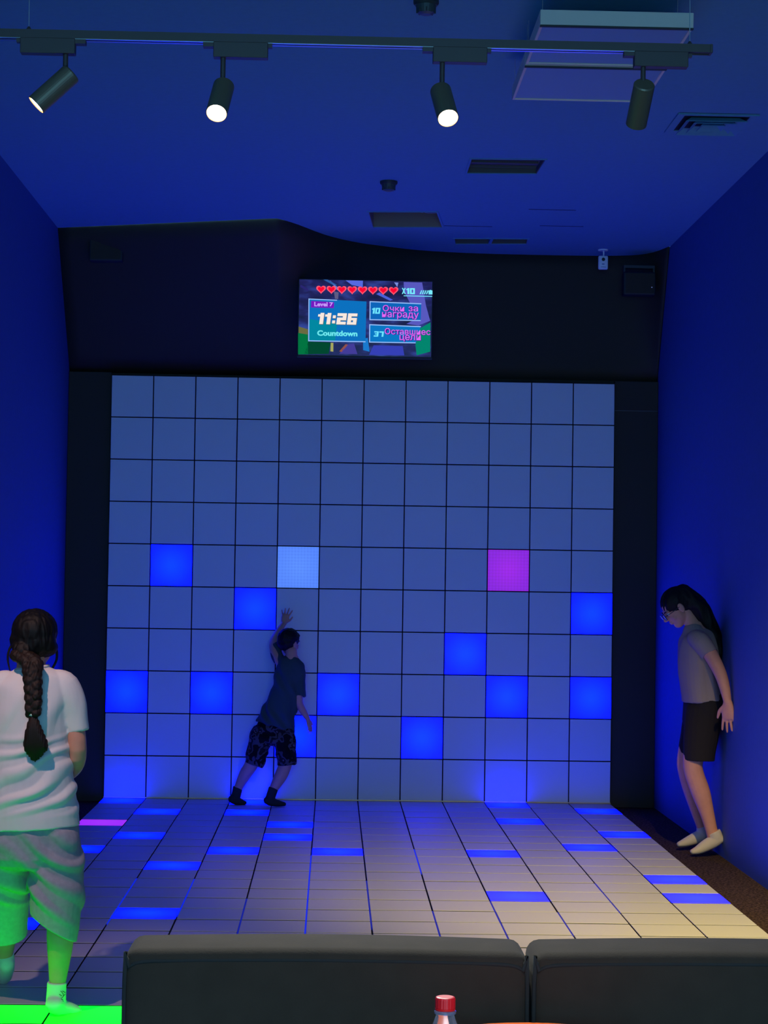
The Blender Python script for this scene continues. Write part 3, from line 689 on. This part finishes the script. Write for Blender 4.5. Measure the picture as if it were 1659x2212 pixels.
# ---- girl with a braid, seen from behind
def build_girl():
    Y0 = -6.75
    G = lambda u, v, dy=0: at(u, v, Y0+dy)
    k = 1/592.7
    e = empty('person', (.62, Y0, 0), 'girl seen from behind with a long dark braid, white shirt and wide shorts, walking away', 'person')
    H = .205
    hp, L, ax, E = head(G(76, 1384, .02), (.14, 1, -.06), (.05, .03, 1), H)
    skin = list(hp)
    skin.append(limb([G(70, 1395, .0), G(68, 1430, .0), G(68, 1465, .0)], [.052, .052, .060]))
    skin.append(limb([G(68, 1455), G(68, 1480), G(67, 1540), G(66, 1660), G(66, 1760), G(66, 1830)], [(.06, .05), (.115, .06), (.12, .075), (.105, .075), (.13, .085), (.12, .08)]))
    # arms
    skin.append(limb([G(135, 1482), G(160, 1560), G(168, 1635), G(152, 1668, .12), G(128, 1676, .24)], [.042, .036, .0315, .027, .020]))
    skin += hand(G(128, 1676, .24), (-.4, 1, .05), (-.6, 0, -.4), (-.3, -.1, 1), .145)
    skin.append(limb([G(0, 1482), G(-14, 1560), G(-7, 1645, -.01), G(5, 1690, .12), G(22, 1700, .24)], [.042, .036, .0315, .027, .020]))
    skin += hand(G(22, 1700, .24), (.4, 1, .05), (.6, 0, -.4), (.3, -.1, 1), .145)
    # legs
    skin.append(limb([G(110, 1810), G(122, 1900), G(130, 1962), G(131, 1985, -.005), G(130, 2035, -.015), G(127, 2085), G(124, 2122), G(121, 2160)], [.075, .066, .052, .050, .048, .038, .030, .022]))
    skin.append(limb([G(118, 2172, -.02), G(136, 2176, .02), G(160, 2180, .05)], [.018, .017, .012], side=(0, 0, 1)))
    la = G(9, 2064, .42)
    skin.append(limb([G(24, 1810), G(20, 1890, .16), G(14, 1950, .28), G(12, 2010, .36), la, G(12, 2080, .43)], [.075, .066, .052, .047, .032, .024]))
    skin.append(limb([G(13, 2085, .42), G(10, 2105, .48), G(6, 2118, .50)], [.02, .018, .014], side=(1, 0, 0)))
    body = fuse('body', skin, .0045, 3, M_SKIN, e)
    eyes(L, ax, H, e)
    # hair: smooth crown drawn back into a braid
    hair = [E((0, -.085, .17), (.405, .455, .40)), E((0, -.14, .0), (.415, .36, .33)), E((.10, -.10, -.10), (.35, .27, .20)),
            limb([L(-.10, -.36, -.10), L(-.09, -.44, -.20), L(-.10, -.44, -.33)], [(.22*H, .12*H), (.17*H, .12*H), (.11*H, .10*H)], side=ax[0])]
    hr = fuse('hair', hair, .004, 4, M_HAIR, e, lambda co, nn: .0016*np.sin(wob(co, (40, 40, 9), 3)*9))
    # braid: three strands woven down the back
    top, bot = V(L(-.10, -.45, -.27)), G(72, 1543, -.135)
    br = empty_path(top, bot)
    zs = np.linspace(0, 1, 60)
    mid = [G(70, 1455, -.115), G(72, 1500, -.13)]
    path = [top, G(69, 1432, -.10), mid[0], mid[1], bot]
    strands = []
    for s in range(3):
        pts, rr = [], []
        for t in zs:
            i = min(3, int(t*4)); c = crom(path, i, t*4-i); ph = t*2*PI*3.1 + s*2*PI/3; a = .0200*(1.05-.32*t)
            pts.append(c + V((a*math.sin(ph), .55*a*math.sin(2*ph), 0))); rr.append(.0205*(1.12-.38*t))
        strands.append(limb(pts, rr, n=12, sub=1))
    fuse('braid', strands, .0035, 1, M_HAIR2, e, lambda co, nn: .0012*np.sin(wob(co, (60, 60, 25), 8)*10))
    tuft = []
    for dx, dl in ((0, 95), (-9, 84), (10, 84), (5, 90), (-5, 92), (14, 74), (-3, 60)):
        tuft.append(limb([bot, G(72+dx*.5, 1575, -.14), G(74+dx*1.5, 1612, -.135), G(76+dx*1.25, 1550+dl, -.125)], [.011, .019, .017, .004], n=10))
    fuse('braid_tail', tuft, .0035, 2, M_HAIR2, e, lambda co, nn: .0016*np.sin(co[:, 0]*900 + wob(co, (8, 8, 8), 2)*4))
    v, f = [], []
    child('hair_tie', lathe([(.010, -.007), (.0165, -.006), (.018, 0), (.0165, .006), (.010, .007)], bot, (0, .05, 1), 20), mat('tie_white', (.75, .75, .7), .7), e, True)
    for pts in ([L(-.37, .05, .0), L(-.46, .02, -.18), L(-.47, .0, -.36), L(-.40, -.02, -.58)], [L(.38, .05, -.1), L(.40, .06, -.3), L(.33, .04, -.48), L(.22, .05, -.60)]):
        child('loose_strand', limb(pts, [.005, .0045, .004, .002], n=8), M_HAIR, e, True)
    # shirt
    sh = [limb([G(68, 1442, .0), G(69, 1456), G(70, 1474), G(69, 1502), G(67, 1560), G(66, 1620), G(66, 1690), G(66, 1745), G(67, 1786)],
               [(.058, .054), (.100, .070), (.138, .084), (.143, .098), (.139, .106), (.146, .110), (.160, .118), (.172, .124), (.178, .128)], n=32, end=(.25, 0), hollow=.09)]
    sh.append(limb([G(118, 1472), G(140, 1484), G(153, 1520), G(163, 1560), G(167, 1580)], [.046, .056, .052, .043, .0405], n=22, end=(.7, 0), hollow=.05))
    sh.append(limb([G(18, 1474), G(-3, 1486), G(-12, 1520), G(-14, 1550), G(-15, 1566)], [.046, .056, .052, .043, .041], n=22, end=(.7, 0), hollow=.05))
    c0 = np.array(G(160, 1440)); kx = k
    def folds(co, nn):
        u = (co[:, 0]-c0[0])/.17; z = (c0[2]-co[:, 2])/.55           # 0 top .. 1 hem
        n1 = wob(co, (6, 6, 6), 1.3); n2 = wob(co, (14, 14, 14), 7.7)
        fan = np.sin((np.arctan2(co[:, 2]-c0[2]-.10, co[:, 0]-c0[0]-.05)*15) + n1*2.0)        # long folds fanning from the right shoulder
        drape = np.sin((co[:, 2]*1.0 - co[:, 0]*.42)*88 + n1*4.5)                               # slanting folds round the waist
        wt = np.clip((z-.12)/.25, 0, 1)*np.clip((.62-z)/.2, 0, 1); wl = np.clip((z-.42)/.15, 0, 1)*np.clip((.98-z)/.15, 0, 1)
        return .0075*np.clip(fan, -.4, 1)*wt*(.5+.8*np.clip(n1+.4, 0, 1)) + .0115*np.clip(drape, -.5, 1)*wl*(.5+.8*np.clip(n1+.3, 0, 1)) + .003*n2
    M_SHIRT = mat('white_shirt', (.74, .70, .70), .85, spec=.2, bump=.05, bump_scale=400)
    s_ = fuse('shirt', sh, .0045, 2, M_SHIRT, e, folds)
    ring = [G(68, 1786) + V((.1795*math.cos(a), .129*math.sin(a), .008 + .020*math.cos(a))) for a in [2*PI*i/40 for i in range(41)]]
    cr = [G(68, 1446) + V((.060*math.cos(a), .057*math.sin(a), .010*math.cos(a)+.003)) for a in [2*PI*i/32 for i in range(33)]]
    child('collar', limb(cr, [.0065]*33, side=(0, 0, 1), n=8, sub=1), M_SHIRT, e, True)
    # wide knee-length shorts
    so = [limb([G(66, 1758), G(66, 1800), G(66, 1850)], [(.160, .112), (.172, .120), (.165, .115)], n=28, end=(.3, .5)),
          limb([G(112, 1800), G(120, 1850), G(122, 1890), G(120, 1940, -.01), G(116, 1985, -.01), G(115, 2003, -.01)], [(.095, .105), (.100, .104), (.101, .100), (.097, .098), (.087, .092), (.084, .088)], n=26, end=(.5, 0), hollow=.10),
          limb([G(20, 1800), G(14, 1850, .06), G(10, 1920, .16), G(5, 1990, .22), G(4, 2014, .24)], [(.095, .105), (.094, .102), (.094, .098), (.094, .095), (.096, .095)], n=26, end=(.5, 0), hollow=.10)]
    zc = G(115, 2000).z; xi = G(66, 1980).x
    def sfold(co, nn):
        n1 = wob(co, (5, 5, 5), 4.1); n2 = wob(co, (13, 13, 13), 2.2)
        dr = np.sin((co[:, 2]*1.0 + co[:, 0]*.55)*70 + n1*5)
        return .011*np.clip(dr, -.5, 1)*np.clip((co[:, 2]-zc-.04)/.06, 0, 1)*(.4+np.clip(n1+.4, 0, 1)) + .0025*n2
    sho = fuse('shorts', so, .005, 2, mat('grey_shorts', (.36, .34, .40), .85, spec=.2, noise_amt=.08, noise_scale=60), e, sfold)
    # slanted hem of the near leg: lift the inner side
    me = sho.data; lo = zc+.04
    for v in me.vertices:
        w_ = v.co + e.location
        if w_.x > xi-.012 and w_.z < lo+.18 and w_.y < Y0+.13:
            t = min(1, max(0, (lo+.18-w_.z)/.22)); v.co.z += t*(.052*(1-(w_.x-xi)/.085))
    # socks
    M_SOCK = mat('white_sock', (.68, .68, .64), .9, spec=.1, bump=.1, bump_scale=500)
    fuse('sock', [limb([G(123, 2121), G(122, 2140), G(121, 2160), G(120, 2178, -.01)], [.0355, .035, .036, .034], end=(0, .6)),
                  limb([G(117, 2168, -.03), G(124, 2174, 0), G(142, 2177, .03), G(160, 2181, .055), G(167, 2183, .065)], [(.028, .033), (.031, .036), (.026, .033), (.020, .029), (.015, .022)], side=(0, 0, 1), end=(.9, .9))], .004, 4, M_SOCK, e)
    fuse('sock', [limb([G(10, 2062, .42), G(12, 2080, .43), G(12, 2095, .45)], [.0365, .036, .034], end=(0, .6)),
                  limb([G(14, 2083, .40), G(12, 2098, .455), G(9, 2110, .50), G(4, 2118, .53)], [(.030, .032), (.030, .031), (.029, .026), (.022, .018)], side=(1, 0, 0), end=(.9, .9))], .004, 4, M_SOCK, e)
    MP = mat('sock_print', (.02, .03, .03), .8)
    pr = []
    for pts in ([(131, 2141), (136, 2146), (137, 2152), (133, 2156)], [(135, 2141), (141, 2144)], [(141, 2147), (138, 2151)], [(128, 2148), (133, 2151)], [(132, 2158), (136, 2160)], [(134, 2162), (137, 2163)]):
        pr.append(limb([G(a, b_, -.0358*math.sqrt(max(.02, 1-((a-121)/21.5)**2))-.001) for a, b_ in pts], [.0011]*len(pts), n=6, sub=2))
    child('sock_print', join(*pr), MP, e, True)
def empty_path(a, b): return None
build_girl()

# ---- boy reaching up the game wall
def build_boy():
    Y0 = -.37
    B = lambda u, v, dy=0: at(u, v, Y0+dy)
    e = empty('person', (1.1, Y0, 0), 'boy in dark shirt and camouflage shorts reaching up the tile wall', 'person')
    H = .185
    hp, L, ax, E = head(B(624, 1388, .03), (.75, .8, -.08), (.12, -.1, 1), H)
    skin = list(hp)
    skin.append(limb([B(629, 1405, 0), B(630, 1425, -.01)], [.040, .042]))
    skin.append(limb([B(630, 1420), B(627, 1440), B(620, 1480), B(607, 1530), B(595, 1570)], [(.05, .04), (.09, .055), (.09, .06), (.085, .06), (.10, .07)]))
    wr = B(613, 1347, .27)
    skin.append(limb([B(606, 1430, .02), B(594, 1408, .06), B(591, 1388, .13), B(601, 1366, .21), wr], [.036, .033, .029, .025, .018]))
    skin += hand(wr, (.22, .12, 1), (0, 1, 0), (1, 0, -.22), .125, spread=.26, curl=.02)
    wr2 = B(665, 1553, .0)
    skin.append(limb([B(646, 1450, .0), B(645, 1490, -.02), B(646, 1518, -.02), B(656, 1538, -.01), wr2], [.036, .033, .029, .024, .0175]))
    skin += hand(wr2, (.28, .05, -1), (-.8, .5, -.2), (.5, .8, .15), .115, spread=.10, curl=.22)
    lf, rf = B(510, 1722, .045), B(593, 1727, -.05)
    skin.append(limb([B(570, 1590), B(552, 1630, .01), B(541, 1655, .01), B(530, 1672, .02), B(515, 1702, .04), lf], [.065, .056, .046, .043, .030, .029]))
    skin.append(limb([B(616, 1590), B(617, 1630, -.01), B(616, 1652, -.02), B(606, 1677, -.03), B(590, 1706, -.045), B(585, 1722, -.05)], [.065, .056, .046, .044, .030, .029]))
    body = fuse('body', skin, .004, 3, M_SKIN, e)
    eyes(L, ax, H, e)
    fuse('hair', [E((0, -.07, .165), (.385, .455, .39)), E((0, -.17, .0), (.36, .32, .32)), E((0, .20, .30), (.27, .20, .13))], .004, 3, M_HAIR, e, lambda co, nn: .0035*wob(co, (60, 60, 60), 1))
    M_TEE = mat('dark_shirt', (.045, .075, .080), .9, spec=.15)
    sh = [limb([B(630, 1419), B(629, 1427), B(628, 1442), B(622, 1475), B(613, 1510), B(602, 1540), B(594, 1568)],
               [(.050, .046), (.080, .060), (.103, .072), (.100, .078), (.104, .082), (.120, .088), (.137, .092)], n=28, end=(.3, 0), hollow=.05),
          limb([B(641, 1436), B(648, 1452), B(646, 1480, -.01), B(645, 1504, -.02)], [.040, .043, .045, .046], n=18, end=(.7, 0), hollow=.04),
          limb([B(614, 1434, 0), B(602, 1422, .04), B(597, 1406, .07), B(596, 1396, .10)], [.042, .043, .042, .042], n=18, end=(.7, 0), hollow=.03)]
    def folds(co, nn):
        n1 = wob(co, (7, 7, 7), 1.3)
        return .007*np.sin((co[:, 0]*1.0 + co[:, 2]*.35)*75 + n1*4)*(.4+np.clip(n1+.3, 0, 1)) + .0025*wob(co, (18, 18, 18), 5)
    fuse('shirt', sh, .0045, 2, M_TEE, e, folds)
    # camouflage shorts
    m = bpy.data.materials.new('camouflage'); m.use_nodes = True; nt = m.node_tree; b = nt.nodes['Principled BSDF']; b.inputs['Roughness'].default_value = .9; b.inputs['Specular IOR Level'].default_value = .1
    tc = nt.nodes.new('ShaderNodeTexCoord'); n1 = nt.nodes.new('ShaderNodeTexNoise'); n1.inputs['Scale'].default_value = 13; n1.inputs['Detail'].default_value = 2.5; n1.inputs['Distortion'].default_value = .25
    nt.links.new(tc.outputs['Object'], n1.inputs['Vector']); r = nt.nodes.new('ShaderNodeValToRGB'); r.color_ramp.interpolation = 'CONSTANT'
    el = r.color_ramp.elements; el[0].position = 0; el[0].color = (.006, .006, .008, 1); el[1].position = .49; el[1].color = (.075, .065, .075, 1)
    q = el.new(.56); q.color = (.016, .014, .016, 1); q = el.new(.63); q.color = (.16, .13, .13, 1)
    nt.links.new(n1.outputs['Fac'], r.inputs['Fac']); nt.links.new(r.outputs['Color'], b.inputs['Base Color'])
    so = [limb([B(595, 1553), B(594, 1575), B(592, 1597)], [(.112, .072), (.126, .080), (.136, .088)], n=24, end=(.3, .5)),
          limb([B(566, 1578), B(559, 1610), B(552, 1640), B(548, 1652)], [(.072, .078), (.077, .085), (.070, .080), (.064, .076)], n=22, end=(.5, 0), hollow=.07),
          limb([B(616, 1578), B(617, 1610, -.01), B(619, 1640, -.015), B(619.5, 1652, -.015)], [(.068, .078), (.073, .085), (.068, .080), (.066, .078)], n=22, end=(.5, 0), hollow=.07)]
    fuse('shorts', so, .0045, 2, m, e, lambda co, nn: .005*np.sin(co[:, 2]*60 + wob(co, (8, 8, 8), 3)*5)*.7 + .003*wob(co, (15, 15, 15), 6))
    M_SOCK = mat('dark_sock', (.022, .030, .032), .95, spec=.1)
    for leg, foot in ((([B(514, 1700, .04), B(511, 1714, .043), B(508, 1726, .045)]), [B(501, 1726, .03), B(508, 1729, .04), B(519, 1732, .055), B(529, 1734, .065)]),
                      (([B(591, 1702, -.043), B(587, 1714, -.048), B(583, 1726, -.05)]), [B(577, 1729, -.06), B(586, 1732, -.055), B(600, 1735, -.045), B(614, 1737, -.035)])):
        fuse('sock', [limb(leg, [.034, .033, .033], end=(0, .6)), limb(foot, [(.027, .032), (.029, .036), (.023, .035), (.014, .026)], side=(0, 0, 1), end=(.9, .9))], .004, 3, M_SOCK, e)
build_boy()

# ---- woman against the right wall looking down
def build_woman():
    Y0 = -2.28
    W = lambda u, v, dy=0: at(u, v, Y0+dy)
    e = empty('person', (3.72, Y0, FLOOR_Z), 'long-haired person with glasses, grey tee and black shorts against the right wall', 'person')
    H = .215
    fwd = V((-.80, -.10, -.62)); upv = V((-.62, -.03, .78))
    hp, L, ax, E = head(W(1462, 1313, .0), fwd, upv, H)
    skin = list(hp)
    skin.append(limb([W(1478, 1318), W(1492, 1338), W(1502, 1358)], [.050, .048, .055]))
    skin.append(limb([W(1502, 1352), W(1506, 1375), W(1512, 1420), W(1519, 1470), W(1522, 1520), W(1518, 1560)], [(.06, .06), (.075, .13), (.085, .13), (.08, .12), (.095, .14), (.09, .14)]))
    # near arm
    wr = W(1572, 1518, -.36)
    skin.append(limb([W(1512, 1380, -.15), W(1535, 1414, -.22), W(1556, 1455, -.29), W(1566, 1488, -.33), wr], [.048, .043, .037, .031, .0235]))
    skin += hand(wr, (.06, .03, -1), (.62, .78, 0), (-.78, .62, -.03), .185, spread=.14, curl=.06)
    wf = V((3.865, -1.95, .88))
    skin.append(limb([W(1512, 1380, .15), W(1530, 1414, .20), V((3.80, -1.98, 1.06)), wf], [.048, .043, .036, .0235]))
    skin += hand(wf, (.1, .02, -1), (1, .1, .1), (.1, -1, .1), .175, spread=.08, curl=.05)
    # legs: near, far
    skin.append(limb([W(1520, 1540, -.08), W(1506, 1600, -.085), W(1497, 1645, -.09), W(1500, 1672, -.09), W(1514, 1712, -.09), W(1527, 1755, -.09), W(1536, 1790, -.09), W(1540, 1805, -.09)], [.088, .075, .060, .057, .056, .043, .036, .037]))
    skin.append(limb([W(1546, 1812, -.095), W(1528, 1822, -.10), W(1508, 1834, -.105), W(1494, 1839, -.11)], [.028, .026, .021, .012], side=(0, 1, 0)))
    skin.append(limb([W(1515, 1540, .08), W(1497, 1595, .09), W(1483, 1640, .10), W(1484, 1665, .11), W(1494, 1705, .13), W(1506, 1750, .15), W(1515, 1780, .16), W(1519, 1795, .16)], [.088, .074, .058, .055, .052, .041, .034, .035]))
    skin.append(limb([W(1522, 1800, .16), W(1503, 1809, .16), W(1482, 1818, .16), W(1466, 1823, .155)], [.028, .026, .021, .012], side=(0, 1, 0)))
    body = fuse('body', skin, .0045, 3, M_SKIN, e)
    eyes(L, ax, H, e)
    # hair: close to the crown, falling down the back
    hair = [E((0, -.085, .17), (.385, .45, .385)), E((0, -.22, .02), (.36, .30, .30)),
            limb([L(0, -.30, .22), W(1508, 1312), W(1528, 1345), W(1543, 1382), W(1551, 1412), W(1553, 1432)], [(.07, .075), (.062, .075), (.056, .075), (.047, .07), (.034, .06), (.012, .03)], side=(1, 0, 0), n=20),
            limb([W(1530, 1350, .01), W(1549, 1380, .03), W(1559, 1402, .03), W(1556, 1425, .03)], [.035, .035, .022, .008])]
    fuse('hair', hair, .0045, 3, M_HAIR, e, lambda co, nn: .003*np.sin((co[:, 1])*160 + wob(co, (14, 14, 5), 3)*6))
    # glasses
    MGF = mat('glasses_frame', (.02, .02, .03), .3)
    g = []
    for s in (-1, 1):
        ring = [L(.15*s + .105*math.cos(a), .475, .0 + .085*math.sin(a)) for a in [2*PI*i/20 for i in range(21)]]
        g.append(limb(ring, [.0022]*21, side=fwd, n=6, sub=1))
        g.append(limb([L(.25*s, .47, .03), L(.34*s, .30, .03), L(.375*s, .0, .03), L(.37*s, -.06, -.01)], [.0022]*4, n=6))
    g.append(limb([L(-.045, .478, .015), L(0, .488, .03), L(.045, .478, .015)], [.0022]*3, n=6))
    child('glasses_frame', join(*g), MGF, e, True)
    for s in (-1, 1):
        child('glasses_lens', ell(L(.15*s, .475, 0), [.102*H, .006*H, .082*H], ax), mat('lens_glass', (.6, .7, 1), .03, spec=1, trans=.6), e, True)
    # shirt
    M_TEE = mat('grey_shirt', (.32, .245, .215), .9, spec=.15, bump=.05, bump_scale=300)
    sh = [limb([W(1499, 1350), W(1501, 1360), W(1504, 1374), W(1508, 1402), W(1511, 1440), W(1515, 1480), W(1518, 1513)],
               [(.056, .062), (.072, .095), (.098, .155), (.118, .178), (.127, .180), (.124, .178), (.120, .180)], n=30, end=(.3, 0), hollow=.06),
          limb([W(1504, 1378, -.12), W(1514, 1386, -.17), W(1527, 1402, -.20), W(1534, 1413, -.215)], [.055, .058, .054, .052], n=20, end=(.7, 0), hollow=.05),
          limb([W(1504, 1378, .12), W(1514, 1386, .17), W(1524, 1402, .20), W(1529, 1413, .205)], [.055, .058, .054, .052], n=20, end=(.7, 0), hollow=.05)]
    def folds(co, nn):
        n1 = wob(co, (5, 5, 5), 2.3)
        return .005*np.sin((co[:, 0]*1.0 + co[:, 1]*.8 + co[:, 2]*.2)*60 + n1*5)*(.5+np.clip(n1, 0, 1)) + .002*wob(co, (16, 16, 16), 5)
    fuse('shirt', sh, .005, 2, M_TEE, e, folds)
    # bermuda shorts
    so = [limb([W(1520, 1500), W(1521, 1530), W(1517, 1562)], [(.116, .172), (.124, .178), (.118, .17)], n=28, end=(.3, .5)),
          limb([W(1521, 1535, -.07), W(1515, 1580, -.085), W(1511, 1620, -.09), W(1510, 1642, -.09)], [(.112, .10), (.106, .098), (.096, .094), (.091, .092)], n=22, end=(.5, 0), hollow=.08),
          limb([W(1518, 1535, .08), W(1507, 1580, .09), W(1498, 1612, .10), W(1496, 1628, .10)], [(.110, .10), (.100, .098), (.090, .094), (.085, .092)], n=22, end=(.5, 0), hollow=.08)]
    fuse('shorts', so, .005, 2, mat('black_shorts', (.022, .018, .018), .85, spec=.15), e, lambda co, nn: .003*wob(co, (9, 9, 9), 2))
    # low socks, heels lifted
    M_SOCK = mat('low_sock', (.60, .52, .48), .9, spec=.1, bump=.08, bump_scale=400)
    fuse('sock', [limb([W(1541, 1797, -.09), W(1545, 1806, -.092), W(1546, 1812, -.095)], [.043, .043, .041], end=(0, .6)),
                  limb([W(1554, 1812, -.095), W(1543, 1817, -.097), W(1526, 1826, -.10), W(1508, 1836, -.105), W(1496, 1840, -.11)], [(.034, .031), (.038, .037), (.036, .036), (.032, .026), (.026, .016)], side=(0, 1, 0), end=(.9, .9))], .0045, 3, M_SOCK, e)
    fuse('sock', [limb([W(1518, 1785, .16), W(1521, 1795, .16), W(1523, 1801, .16)], [.042, .042, .040], end=(0, .6)),
                  limb([W(1528, 1800, .16), W(1517, 1804, .16), W(1500, 1812, .16), W(1480, 1820, .155), W(1467, 1824, .15)], [(.034, .031), (.038, .037), (.036, .036), (.032, .026), (.026, .016)], side=(0, 1, 0), end=(.9, .9))], .0045, 3, M_SOCK, e)
build_woman()
